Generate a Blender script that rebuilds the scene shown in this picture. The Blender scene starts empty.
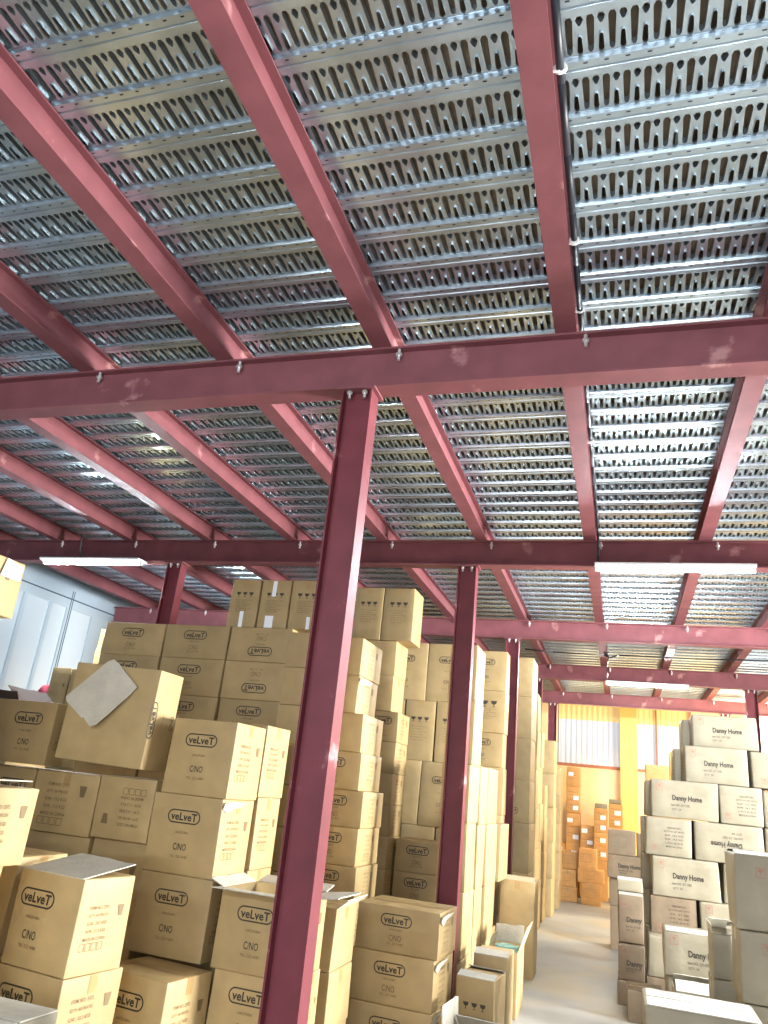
import bpy, bmesh, math, random
from mathutils import Vector, Matrix
random.seed(7)
sc = bpy.context.scene
PI = math.pi

# ------------------------------------------------------------------ camera
cam_data = bpy.data.cameras.new('camera')
cam_data.sensor_fit = 'VERTICAL'
cam_data.sensor_height = 24.0
cam_data.lens = 24.0 * 745.84 / 1024.0
cam_data.clip_end = 200
cam = bpy.data.objects.new('camera', cam_data)
sc.collection.objects.link(cam)
yaw, pitch, roll = 0.3239284, 0.3519515, 0.1044453
cy, sy_, cp, sp, cr, sr = math.cos(yaw), math.sin(yaw), math.cos(pitch), math.sin(pitch), math.cos(roll), math.sin(roll)
Rz = Matrix(((cy, sy_, 0), (-sy_, cy, 0), (0, 0, 1)))
base = Matrix(((1, 0, 0), (0, 0, -1), (0, 1, 0)))
Rp = Matrix(((1, 0, 0), (0, cp, sp), (0, -sp, cp)))
Rr = Matrix(((cr, -sr, 0), (sr, cr, 0), (0, 0, 1)))
M = Rr @ Rp @ base @ Rz                      # world -> image axes (right, down, forward)
rows = (M[0], -M[1], -M[2])
cam.matrix_world = Matrix.Translation((0, 0, 1.62)) @ Matrix((rows[0], rows[1], rows[2])).transposed().to_4x4()
sc.camera = cam

# ------------------------------------------------------------------ world, light, exposure
sc.view_settings.view_transform = 'Standard'
sc.view_settings.look = 'None'
sc.view_settings.gamma = 1
sc.view_settings.use_curve_mapping = False
sc.view_settings.exposure = 0.05
w = bpy.data.worlds.new('daylight'); sc.world = w; w.use_nodes = True
bg = w.node_tree.nodes['Background']
bg.inputs[0].default_value = (0.80, 0.90, 1.0, 1); bg.inputs[1].default_value = 0.14

def area(name, loc, target, size, size_y, power, color):
    l = bpy.data.lights.new(name, 'AREA'); l.shape = 'RECTANGLE'; l.size = size; l.size_y = size_y
    l.energy = power; l.color = color
    o = bpy.data.objects.new(name, l); sc.collection.objects.link(o); o.location = loc
    o.rotation_euler = (Vector(target) - Vector(loc)).to_track_quat('-Z', 'Y').to_euler()
    return o
# unseen lights added: from the right for box sides, behind the camera for fronts
area('right_side_light', (6.6, 6.2, 2.2), (-2.6, 4.2, 1.6), 2.0, 1.4, 2700, (1.0, 0.985, 0.93))
area('rear_fill', (-0.3, -1.9, 1.5), (-0.8, 3, 2.3), 3.6, 1.8, 150, (0.96, 0.97, 1.0))
# end wall's amber window light, then a warm fill added for the far cartons
area('end_window_light', (0.6, 17.0, 3.1), (0.3, 12.5, 0.0), 3.2, 1.0, 80, (1.0, 0.72, 0.30))
area('end_bay_fill', (3.2, 14.2, 2.6), (-0.6, 16.6, 1.2), 1.4, 1.0, 420, (1.0, 0.78, 0.45))

# ------------------------------------------------------------------ materials
def mat(name, color, rough=0.7, metal=0.0, noise=0.0, nscale=20, bump=0.0, bscale=60, emit=None, estr=0, vary=0.0, stain=None, wear=None, spec=.5):
    m = bpy.data.materials.new(name); m.use_nodes = True
    nt = m.node_tree; b = nt.nodes['Principled BSDF']
    b.inputs['Base Color'].default_value = (*color, 1); b.inputs['Roughness'].default_value = rough
    b.inputs['Metallic'].default_value = metal; b.inputs['Specular IOR Level'].default_value = spec
    if emit: b.inputs['Emission Color'].default_value = (*emit, 1); b.inputs['Emission Strength'].default_value = estr
    tc = nt.nodes.new('ShaderNodeTexCoord')
    last = None
    if noise:
        n = nt.nodes.new('ShaderNodeTexNoise'); n.inputs['Scale'].default_value = nscale; n.inputs['Detail'].default_value = 6
        nt.links.new(tc.outputs['Object'], n.inputs['Vector'])
        mr = nt.nodes.new('ShaderNodeMapRange'); mr.inputs[1].default_value = .3; mr.inputs[2].default_value = .7
        mr.inputs[3].default_value = 1 - noise; mr.inputs[4].default_value = 1 + noise
        nt.links.new(n.outputs['Fac'], mr.inputs[0])
        mx = nt.nodes.new('ShaderNodeVectorMath'); mx.operation = 'SCALE'; mx.inputs[0].default_value = color
        nt.links.new(mr.outputs[0], mx.inputs['Scale']); last = mx.outputs[0]
    if stain:
        n = nt.nodes.new('ShaderNodeTexNoise'); n.inputs['Scale'].default_value = stain[1]; n.inputs['Detail'].default_value = 8; n.inputs['Roughness'].default_value = .6
        nt.links.new(tc.outputs['Object'], n.inputs['Vector'])
        mr = nt.nodes.new('ShaderNodeMapRange'); mr.inputs[1].default_value = stain[2]; mr.inputs[2].default_value = stain[2] + stain[3]
        nt.links.new(n.outputs['Fac'], mr.inputs[0])
        mi = nt.nodes.new('ShaderNodeMix'); mi.data_type = 'RGBA'
        nt.links.new(mr.outputs[0], mi.inputs[0])
        if last: nt.links.new(last, mi.inputs[6])
        else: mi.inputs[6].default_value = (*color, 1)
        mi.inputs[7].default_value = (*stain[0], 1); last = mi.outputs[2]
    if wear:
        ge = nt.nodes.new('ShaderNodeNewGeometry'); mr = nt.nodes.new('ShaderNodeMapRange'); mr.inputs[1].default_value = .53; mr.inputs[2].default_value = .64; mr.inputs[4].default_value = .75
        nt.links.new(ge.outputs['Pointiness'], mr.inputs[0]); mi = nt.nodes.new('ShaderNodeMix'); mi.data_type = 'RGBA'
        nt.links.new(mr.outputs[0], mi.inputs[0]); nt.links.new(last, mi.inputs[6]); mi.inputs[7].default_value = (*wear, 1); last = mi.outputs[2]
    if vary:
        oi = nt.nodes.new('ShaderNodeObjectInfo'); mr = nt.nodes.new('ShaderNodeMapRange')
        mr.inputs[3].default_value = 1 - vary; mr.inputs[4].default_value = 1 + vary
        nt.links.new(oi.outputs['Random'], mr.inputs[0])
        mx = nt.nodes.new('ShaderNodeVectorMath'); mx.operation = 'SCALE'; mx.inputs[0].default_value = color
        if last: nt.links.new(last, mx.inputs[0])
        nt.links.new(mr.outputs[0], mx.inputs['Scale']); last = mx.outputs[0]
    if last: nt.links.new(last, b.inputs['Base Color'])
    if bump:
        n = nt.nodes.new('ShaderNodeTexNoise'); n.inputs['Scale'].default_value = bscale; n.inputs['Detail'].default_value = 4
        nt.links.new(tc.outputs['Object'], n.inputs['Vector'])
        bp = nt.nodes.new('ShaderNodeBump'); bp.inputs['Strength'].default_value = bump; bp.inputs['Distance'].default_value = .01
        nt.links.new(n.outputs['Fac'], bp.inputs['Height']); nt.links.new(bp.outputs[0], b.inputs['Normal'])
    return m
KRAFT = mat('kraft_cardboard', (0.372, 0.265, 0.122), .58, noise=.10, nscale=7, bump=.35, bscale=7, vary=.10, wear=(.60, .52, .36))
PALE = mat('pale_cardboard', (0.245, 0.218, 0.155), .6, noise=.10, nscale=7, bump=.6, bscale=7, vary=.08, wear=(.58, .55, .46))
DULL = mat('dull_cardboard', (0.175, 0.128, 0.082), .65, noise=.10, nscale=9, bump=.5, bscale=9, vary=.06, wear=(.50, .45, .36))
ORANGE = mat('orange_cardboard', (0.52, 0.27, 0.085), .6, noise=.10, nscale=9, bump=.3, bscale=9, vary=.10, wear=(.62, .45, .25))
LINER = mat('grey_cardboard_liner', (0.44, 0.41, 0.345), .7, noise=.10, nscale=10, bump=.4)
DARKLINER = mat('dark_cardboard_liner', (0.05, 0.022, 0.015), .8, noise=.1)
TAPE = mat('packing_tape', (0.36, 0.235, 0.10), .28, noise=.06, nscale=30)
WHITETAPE = mat('white_paper_label', (0.80, 0.82, 0.86), .5, noise=.04)
SEAM = mat('flap_seam_shadow_gap', (0.03, 0.02, 0.01), .9)
INK = mat('black_print', (0.035, 0.028, 0.02), .6)
FAINT = mat('faint_print', (0.16, 0.105, 0.045), .65)
FAINTP = mat('faint_print_pale', (0.13, 0.105, 0.075), .65)
RED = mat('red_print', (0.30, 0.14, 0.10), .6)
STEEL_RED = mat('red_oxide_paint', (0.185, 0.062, 0.073), .55, noise=.14, nscale=6, bump=.05, stain=((0.40, 0.20, 0.20), 3.6, .63, .08), spec=.25)
STEEL_RED2 = mat('red_oxide_paint_scuffed', (0.145, 0.030, 0.040), .5, noise=.18, nscale=5, bump=.05, stain=((0.40, 0.20, 0.21), 5.0, .62, .10), spec=.25)
GALV = mat('galvanised_steel', (0.50, 0.59, 0.66), .28, metal=.88, noise=.16, nscale=5, bump=.1, bscale=30)
BOLT = mat('zinc_bolt', (0.75, 0.75, 0.74), .3, metal=.7)
PLY = mat('deck_plywood', (0.30, 0.215, 0.14), .8, noise=.3, nscale=2.5)
BLACK = mat('black_rubber', (0.012, 0.016, 0.025), .5)
TIE = mat('white_cable_tie', (0.85, 0.85, 0.82), .5)
CONC = mat('concrete_floor', (0.285, 0.29, 0.285), .5, noise=.10, nscale=1.5, bump=.05, bscale=30, stain=((0.34, 0.30, 0.23), .8, .48, .12))
WALLB = mat('pale_blue_sheet', (0.36, 0.44, 0.52), .35, noise=.05, nscale=1.5)
WALLY = mat('amber_wall', (0.86, 0.64, 0.36), .7, noise=.04, nscale=2)
YPOST = mat('yellow_paint', (0.66, 0.42, 0.11), .45)
LAMP = mat('fluorescent_tube', (1, 1, 1), .5, emit=(0.84, 0.94, 1.0), estr=1000)
LAMPBODY = mat('lamp_housing', (0.82, 0.84, 0.85), .4)
FROST = mat('frosted_pane', (0.43, 0.50, 0.56), .25, emit=(0.75, 0.86, 1.0), estr=.06)
PANEW = mat('daylit_white_sheet', (0.40, 0.42, 0.46), .4, emit=(0.90, 0.92, 1.0), estr=.28)
PANEY = mat('daylit_amber_sheet', (0.5, 0.32, 0.10), .4, emit=(1.0, 0.66, 0.26), estr=.60)
PANEB = mat('daylit_opening', (1, 1, 1), .4, emit=(0.95, 0.98, 1.0), estr=5)
SILL = mat('rust_sill', (0.35, 0.13, 0.07), .6)
TEAL = mat('teal_plastic', (0.30, 0.55, 0.50), .2, noise=.25, nscale=25, bump=.5)
CLOTHR = mat('dark_red_cloth', (0.22, 0.01, 0.03), .8, bump=.4)
TORN = mat('torn_white_paper', (0.47, 0.45, 0.39), .7, noise=.08)

# ------------------------------------------------------------------ helpers
def link(name, me, m, parent=None, kind=None):
    if m is not None:
        for mm in (m if isinstance(m, (list, tuple)) else [m]): me.materials.append(mm)
    o = bpy.data.objects.new(name, me); sc.collection.objects.link(o)
    if parent: o.parent = parent
    if kind: o['kind'] = kind
    return o
def empty(name, loc, rot=(0, 0, 0)):
    o = bpy.data.objects.new(name, None); sc.collection.objects.link(o); o.location = loc; o.rotation_euler = rot
    o.empty_display_size = .1
    return o
def tag(o, label, cat, group=None):
    o['label'] = label; o['category'] = cat
    if group: o['group'] = group
    return o
class MB:
    def __init__(s): s.v = []; s.f = []; s.mi = []
    def box(s, x0, x1, y0, y1, z0, z1, mi=0):
        b = len(s.v)
        s.v += [(x, y, z) for z in (z0, z1) for y in (y0, y1) for x in (x0, x1)]
        for q in ((0, 2, 3, 1), (4, 5, 7, 6), (0, 1, 5, 4), (2, 6, 7, 3), (0, 4, 6, 2), (1, 3, 7, 5)):
            s.f.append([b + i for i in q]); s.mi.append(mi)
    def cyl(s, p, q, r, n=10, mi=0, r2=None):
        p = Vector(p); q = Vector(q); a = (q - p).normalized(); u = a.orthogonal().normalized(); t = a.cross(u)
        b = len(s.v); r2 = r if r2 is None else r2
        for c, rr in ((p, r), (q, r2)):
            for i in range(n):
                an = 2 * PI * i / n; s.v.append(tuple(c + rr * (math.cos(an) * u + math.sin(an) * t)))
        for i in range(n):
            j = (i + 1) % n; s.f.append([b + i, b + j, b + n + j, b + n + i]); s.mi.append(mi)
        s.f.append([b + i for i in range(n)][::-1]); s.f.append([b + n + i for i in range(n)]); s.mi += [mi, mi]
    def tube(s, pts, r, n=8, mi=0):
        for a, b in zip(pts, pts[1:]): s.cyl(a, b, r, n, mi)
    def prism(s, poly, t0, t1, fn, mi=0):       # poly: 2d outline; fn(u, v, t) -> 3d
        b = len(s.v); n = len(poly)
        for t in (t0, t1):
            for (u, v) in poly: s.v.append(tuple(fn(u, v, t)))
        s.f.append([b + i for i in range(n)][::-1]); s.f.append([b + n + i for i in range(n)]); s.mi += [mi, mi]
        for i in range(n):
            j = (i + 1) % n; s.f.append([b + i, b + j, b + n + j, b + n + i]); s.mi.append(mi)
    def mesh(s, name, smooth=False):
        me = bpy.data.meshes.new(name); me.from_pydata(s.v, [], s.f)
        me.polygons.foreach_set('material_index', s.mi)
        bm = bmesh.new(); bm.from_mesh(me); bmesh.ops.recalc_face_normals(bm, faces=bm.faces); bm.to_mesh(me); bm.free()
        if smooth: me.polygons.foreach_set('use_smooth', [True] * len(me.polygons))
        me.update(); return me
    def build(s, name, m, parent=None, kind=None, smooth=False): return link(name, s.mesh(name, smooth), m, parent, kind)

# ================================================================== SETTING
FLOOR = MB(); FLOOR.box(-7.3, 7.0, -6.5, 17.6, -.12, 0); FLOOR.build('floor', CONC, kind='structure')

# left wall of pale sheeting with frosted panes
WL = -7.15
mb = MB()
panes = [(7.10, 7.46), (7.52, 7.93), (7.99, 8.27), (8.37, 8.80)]
ys = [1.0] + [v for p in panes for v in p] + [17.5]
mb.box(WL - .08, WL, 1.0, 17.5, 0, 1.7); mb.box(WL - .08, WL, 1.0, 17.5, 3.48, 3.95)
for a, b in zip(ys[0::2], ys[1::2]): mb.box(WL - .08, WL, a, b, 1.7, 3.48)
mb.build('wall_left', WALLB, kind='structure')
for i, (a, b) in enumerate(panes):
    wn = MB(); wn.box(WL - .05, WL - .02, a, b, 1.7, 3.48)
    wn.build('window_%d' % (i + 1), FROST, kind='structure')
tr = MB()
for yy in (8.31, 8.345): tr.box(WL, WL + .005, yy, yy + .010, 0, 3.72)
tr.box(WL, WL + .02, 7.0, 17.4, 3.60, 3.612)
tr.build('trim_1', mat('dark_blue_joint', (0.06, 0.09, 0.13), .5), kind='structure')

# end wall
YW = 17.3
mb = MB()
mb.box(-7.15, 7.0, YW, YW + .15, 0, 2.48)
for a, b in ((-7.15, -1.30), (1.42, 2.45), (4.6, 7.0)): mb.box(a, b, YW, YW + .15, 2.48, 4.3)
mb.box(-1.30, 1.42, YW, YW + .15, 4.1, 4.3); mb.box(2.45, 4.6, YW, YW + .15, 3.9, 4.3)
mb.build('wall_back', WALLY, kind='structure')
def ribbed(name, x0, x1, z0, z1, m, pitch=.11):
    me = MB(); n = int((x1 - x0) / pitch * 4); b = 0
    for i in range(n + 1):
        x = x0 + (x1 - x0) * i / n; y = YW + .06 + (.012 if i % 4 in (0, 1) else 0)
        me.v += [(x, y, z0), (x, y, z1)]
    for i in range(n): me.f.append([2 * i, 2 * i + 2, 2 * i + 3, 2 * i + 1]); me.mi.append(0)
    return me
mw = ribbed('w', -1.28, 0.0, 2.50, 3.42, PANEW)
for args in ((0.34, 1.40, 2.50, 3.42),):
    r = ribbed('w', *args, PANEW); k = len(mw.v); mw.v += r.v; mw.f += [[i + k for i in f] for f in r.f]; mw.mi += r.mi
wr = empty('window_5', (0, 0, 0)); wr['kind'] = 'structure'
mw.build('white_sheet', PANEW, wr)
mw = ribbed('w', -1.28, 0.0, 3.42, 4.1, PANEY); r = ribbed('w', 0.34, 1.40, 3.42, 4.1, PANEY)
k = len(mw.v); mw.v += r.v; mw.f += [[i + k for i in f] for f in r.f]; mw.mi += r.mi
mw.build('amber_sheet', PANEY, wr)
wo = MB(); wo.box(2.45, 4.6, YW + .05, YW + .08, 2.48, 3.9); wo.build('window_6', PANEB, kind='structure')
tr = MB(); tr.box(-1.36, 1.44, YW - .04, YW + .04, 2.44, 2.50); tr.build('trim_2', SILL, kind='structure')
tr = MB(); tr.box(.72, .75, YW - .01, YW + .06, 2.5, 4.1); tr.box(1.39, 1.43, YW - .03, YW + .06, 2.5, 4.1); tr.build('trim_3', SILL, kind='structure')
yp = MB(); yp.box(0.0, 0.34, YW - .16, YW, 0, 4.3)
yo = tag(yp.build('wall_column', YPOST), 'yellow painted post against the amber end wall between the two daylit panes', 'column')
# right wall, with an unseen opening made to suit the added side light
mb = MB(); mb.box(6.9, 7.05, 7.6, 17.5, 0, 4.3); mb.box(6.9, 7.05, -6.5, 2.4, 0, 4.3); mb.box(6.9, 7.05, 2.4, 7.6, 3.3, 4.3)
mb.build('wall_right', mat('right_plaster', (0.62, 0.58, 0.50), .8, noise=.05), kind='structure')

# ------------------------------------------------------------------ deck of pressed galvanised planks
PITCH = .215; UNIT = .0655; X0D, X1D = -7.1, 6.9
def plank_mesh():
    bm = bmesh.new()
    zc = .017                                        # height of the pan above the flange band
    def ring(pts): return [bm.verts.new((x, y, zc)) for x, y in pts]
    # one unit cell, filled around its holes
    def slot(cx, y0, y1, w0, w1, tip=False):
        h0, h1 = w0 / 2, w1 / 2
        p = [(cx - h0, y0 + h0), (cx - h0 * .5, y0), (cx + h0 * .5, y0), (cx + h0, y0 + h0),
             (cx + h1, y1 - h1), (cx + h1 * .4, y1), (cx - h1 * .4, y1), (cx - h1, y1 - h1)]
        return p
    holes = [slot(.0165, .080, .206, .025, .017), slot(.049, .080, .112, .024, .015), slot(.049, .142, .204, .013, .018)]
    outer = ring([(0, .072), (UNIT / 2, .072), (UNIT, .072), (UNIT, .212), (UNIT / 2, .212), (0, .212)])
    edges = [bm.edges.new((outer[i], outer[(i + 1) % 6])) for i in range(6)]
    rims = []
    for h in holes:
        r = ring(h); rims.append(r); edges += [bm.edges.new((r[i], r[(i + 1) % len(r)])) for i in range(len(r))]
    bmesh.ops.triangle_fill(bm, use_beauty=True, use_dissolve=False, edges=edges)
    for k, r in enumerate(rims):
        dz = .030 if k != 2 else -.008               # rims pressed up; the short slots dimple down
        top = [bm.verts.new((v.co.x, v.co.y, zc + dz)) for v in r]
        for i in range(len(r)):
            j = (i + 1) % len(r); bm.faces.new((r[i], r[j], top[j], top[i]))
    # flange band, open bead either side, with a row of small stamped dashes
    prof = [(.212, zc), (.215, .010), (.2149, 0), (.2149, 0)]
    prof = [(.0, .012), (.004, .0), (.030, .0), (.033, .006), (.037, .006), (.040, .0), (.064, .0), (.067, .010), (.072, zc)]
    def strip(prof):
        for (y0, z0), (y1, z1) in zip(prof, prof[1:]):
            a = [bm.verts.new((0, y0, z0)), bm.verts.new((UNIT, y0, z0)), bm.verts.new((UNIT, y1, z1)), bm.verts.new((0, y1, z1))]
            bm.faces.new(a)
    strip(prof); strip([(.212, zc), (.2135, .012), (.215, .012)])
    a = [bm.verts.new(c) for c in ((.012, .011, -.0007), (.026, .011, -.0007), (.026, .016, -.0007), (.012, .016, -.0007))]
    f = bm.faces.new(a); f.material_index = 1
    me = bpy.data.meshes.new('unit'); bm.to_mesh(me); bm.free()
    vs = [v.co[:] for v in me.vertices]; fs = [(tuple(p.vertices), p.material_index) for p in me.polygons]
    V = []; F = []; MI = []
    n = int((X1D - X0D) / UNIT)
    for i in range(n):
        b = len(V); V += [(X0D + i * UNIT + x, y, z) for x, y, z in vs]
        for f, m_ in fs: F.append([b + q for q in f]); MI.append(m_)
    # the plywood laid on the planks belongs to the deck, a separate mesh
    out = bpy.data.meshes.new('plank'); out.from_pydata(V, [], F); out.polygons.foreach_set('material_index', MI)
    out.materials.append(GALV); out.materials.append(BLACK); out.update()
    bpy.data.meshes.remove(me)
    return out
ZD = 3.872
ceil = empty('ceiling', (0, 0, ZD)); ceil['kind'] = 'structure'
pm = plank_mesh()
NROW = int((17.2 + 1.2) / PITCH)
for i in range(NROW):
    o = bpy.data.objects.new('plank', pm); sc.collection.objects.link(o); o.parent = ceil
    o.location = (random.uniform(-.015, .015), -1.213 + i * PITCH, 0)
mb = MB()
xs = [X0D]; 
while xs[-1] < X1D: xs.append(xs[-1] + 1.22)
for i in range(8):
    for j, x in enumerate(xs[:-1]):
        mb.box(x + .003, min(x + 1.217, X1D), -1.3 + i * 2.44 + .004, -1.3 + (i + 1) * 2.44 - .004, ZD + .072, ZD + .09)
dk = mb.build('plywood_sheet', PLY, ceil); dk.location = (0, 0, -ZD)

# ------------------------------------------------------------------ steel frame
def isec(b, h, tf, tw):
    return [(-b / 2, 0), (b / 2, 0), (b / 2, tf), (tw / 2, tf), (tw / 2, h - tf), (b / 2, h - tf), (b / 2, h), (-b / 2, h), (-b / 2, h - tf), (-tw / 2, h - tf), (-tw / 2, tf), (-b / 2, tf)]
BY = [3.15 + 3.04 * i for i in range(5)]
CX = [-4.17, -1.25, 1.85]
names = ['nearest', 'second', 'third', 'fourth', 'farthest']
beam_label = ['red steel crossbeam nearest the camera spanning the whole width under the joists',
              'dark red steel crossbeam behind the nearest one, with two tube lamps hung at its face',
              'red steel crossbeam third from the camera, between the two lamp carrying beams',
              'dark red steel crossbeam fourth from the camera with the far tube lamp',
              'red steel crossbeam farthest from the camera in front of the amber wall']
JX = [-.235 + .905 * k + (.010 if k == 0 else 0) for k in range(-7, 8)]
for i, y in enumerate(BY):
    e = empty('steel_beam', (0, y, 3.495)); tag(e, beam_label[i], 'beam', 'crossbeams under the deck')
    b = MB(); b.prism(isec(.12, .225, .011, .035), X0D, X1D, lambda u, v, t: (t, u, v)); b.build('web_and_flanges', STEEL_RED, e)
    for x in JX:
        if x < -6.9 or x > 6.8: continue
        bb = MB(); bb.cyl((x + .09, -.045, .150), (x + .09, -.045, .222), .009, 8); bb.cyl((x + .09, -.045, .176), (x + .09, -.045, .190), .017, 6)
        bb.build('clamp_bolt', BOLT, e)
jl = {-1: 'red steel joist over the first red column, running front to back', 0: 'red steel joist with the black cable tied along its right side',
      1: 'pinkish steel joist at the right edge, next right of the cabled joist', -2: 'red steel joist second to the left of the cabled one', -3: 'red steel joist third to the left of the cabled one'}
for k, x in zip(range(-7, 8), JX):
    if x < -7.0 or x > 6.8: continue
    e = empty('steel_joist', (x, 0, 3.72))
    if k in jl: lab = jl[k]
    elif k > 1: lab = 'red steel joist, %s to the right of the cabled joist' % ['second', 'third', 'fourth', 'fifth', 'sixth', 'seventh'][k - 2]
    else: lab = 'red steel joist over the left pile, %s left of the cabled joist' % {-4: 'fourth', -5: 'fifth', -6: 'sixth', -7: 'seventh'}[k]
    tag(e, lab, 'joist', 'joists under the deck')
    b = MB(); b.prism(isec(.10, .150, .009, .030), -1.3, 17.2, lambda u, v, t: (u, t, v)); b.build('web_and_flanges', STEEL_RED, e)
cn = {(-1.25, 0): 'tall red steel column in the foreground, scuffed, left of centre', (-1.25, 1): 'dark maroon steel column behind the foreground one, at the aisle edge',
      (-1.25, 2): 'red steel column third in the row along the aisle', (-1.25, 3): 'red steel column fourth along the aisle, half hidden by cartons',
      (-1.25, 4): 'farthest red steel column at the left end of the aisle', (-4.17, 1): 'red steel column rising behind the left carton wall below the left lamp',
      (1.85, 3): 'maroon steel column above the right stacks under the far lamp beam', (1.85, 4): 'red steel column top just showing beyond the right stacks'}
for x in CX:
    for i, y in enumerate(BY):
        if (x, i) not in cn: continue
        e = empty('steel_column', (x, y, 0)); tag(e, cn[(x, i)], 'column', 'steel columns')
        b = MB()
        b.prism([(-.08, -.055), (-.071, -.055), (-.071, -.012), (.071, -.012), (.071, -.055), (.08, -.055), (.08, .055), (.071, .055), (.071, .012), (-.071, .012), (-.071, .055), (-.08, .055)], .012, 3.483, lambda u, v, t: (u, v, t))
        b.build('shaft', STEEL_RED2, e)
        p = MB(); p.box(-.10, .10, -.075, .075, 3.483, 3.495); p.build('cap_plate', STEEL_RED, e)
        p = MB(); p.box(-.12, .12, -.10, .10, 0, .012); p.build('base_plate', STEEL_RED, e)
        for sx in (-.04, .04):
            p = MB(); p.cyl((sx, -.045, 3.44), (sx, -.045, 3.483), .008, 8); p.cyl((sx, -.045, 3.464), (sx, -.045, 3.478), .015, 6); p.build('bolt', BOLT, e)

# ------------------------------------------------------------------ lamps and cables
def lamp(x, y, z, label):
    y -= .02
    e = empty('tube_lamp', (x, y, z)); tag(e, label, 'lamp', 'fluorescent tube lamps')
    h = MB(); h.box(0, 1.19, -.075, .075, .016, .036); h.box(0, .03, -.016, .016, -.016, .016); h.box(1.16, 1.19, -.016, .016, -.016, .016); h.build('housing', LAMPBODY, e)
    t = MB(); t.cyl((.03, 0, -.002), (1.16, 0, -.002), .014, 16); t.build('tube', LAMP, e, smooth=True)
    for sx in (.25, .95):
        c = MB(); c.box(sx, sx + .02, -.008, .03, .036, .045); c.build('clip', BOLT, e)
lamp(-.18, 6.09, 3.452, 'bright white tube lamp under the second beam on the right, above the aisle')
lamp(-5.68, 6.09, 3.452, 'bright white tube lamp under the second beam at the far left')
lamp(-.20, 12.17, 3.452, 'small distant tube lamp under the fourth beam over the aisle end')
lamp(-.18, -2.99, 3.452, 'unseen tube lamp added overhead behind the camera as fill')  # unseen lamps added to light the nearest beam and carton fronts
lamp(-3.6, -2.99, 3.452, 'second unseen tube lamp added overhead behind the camera as fill')
c = MB()
pts = [(-.158, -1.2 + .3 * k, 3.80 + .008 * math.sin(k * 1.7)) for k in range(25)]
c.tube(pts, .013)
c.tube([pts[-1], (-.158, 6.05, 3.74), (-.15, 6.02, 3.62), (-.155, 6.05, 3.52), (-.12, 6.09, 3.499), (.35, 6.09, 3.499)], .009)
cb = empty('power_cable', (0, 0, 0)); tag(cb, 'thick black cable running along the joist to the right hand lamp', 'cable')
c.build('cable', BLACK, cb, smooth=True)
for yy in (1.75, 2.55, 3.02, 4.4):
    t = MB(); t.cyl((-.158, yy, 3.80), (-.158, yy + .012, 3.80), .021, 12); t.tube([(-.158, yy, 3.78), (-.20, yy - .01, 3.775), (-.215, yy - .02, 3.765)], .004, 5); t.build('cable_tie', TIE, cb)
c = MB(); c.tube([(-1.3, 10.9, 3.69), (-.9, 10.9, 3.665), (-.2, 10.9, 3.655), (-.12, 10.88, 3.62), (0.0, 10.88, 3.66), (1.0, 10.9, 3.66), (2.4, 10.9, 3.69), (4, 10.9, 3.70)], .010)
c.tube([(-.14, 10.9, 3.65), (-.20, 10.95, 3.70), (-.14, 11.0, 3.71)], .012); c.tube([(-.14, 10.9, 3.65), (-.17, 11.5, 3.60), (-.17, 12.03, 3.51)], .008)
tag(c.build('hanging_wire', BLACK, smooth=True), 'thin black wire slung across under the deck before the fourth beam', 'cable')
c = MB(); c.tube([(-5.25, 6.03, 3.72), (-5.25, 6.04, 3.6), (-5.24, 6.08, 3.49)], .008)
tag(c.build('lamp_wire', BLACK), 'short black wire dropping to the far left tube lamp', 'cable')

# ================================================================== CARTONS
FONT = {}
def glyphs(txt, bold=0.0):
    key = (txt, bold)
    if key in FONT: return FONT[key]
    cu = bpy.data.curves.new('t', 'FONT'); cu.body = txt; cu.align_x = 'CENTER'; cu.align_y = 'CENTER'; cu.offset = bold; cu.resolution_u = 2
    cu.space_line = 1.05
    ob = bpy.data.objects.new('t', cu); sc.collection.objects.link(ob)
    dg = bpy.context.evaluated_depsgraph_get(); me = bpy.data.meshes.new_from_object(ob.evaluated_get(dg))
    vs = [(v.co.x, v.co.y) for v in me.vertices]; fs = [tuple(p.vertices) for p in me.polygons]
    bpy.data.objects.remove(ob); bpy.data.curves.remove(cu); bpy.data.meshes.remove(me)
    x0 = min(v[0] for v in vs); x1 = max(v[0] for v in vs); y0 = min(v[1] for v in vs); y1 = max(v[1] for v in vs)
    cx, cy_ = (x0 + x1) / 2, (y0 + y1) / 2
    FONT[key] = ([(x - cx, y - cy_) for x, y in vs], fs, x1 - x0, y1 - y0)
    return FONT[key]

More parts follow.
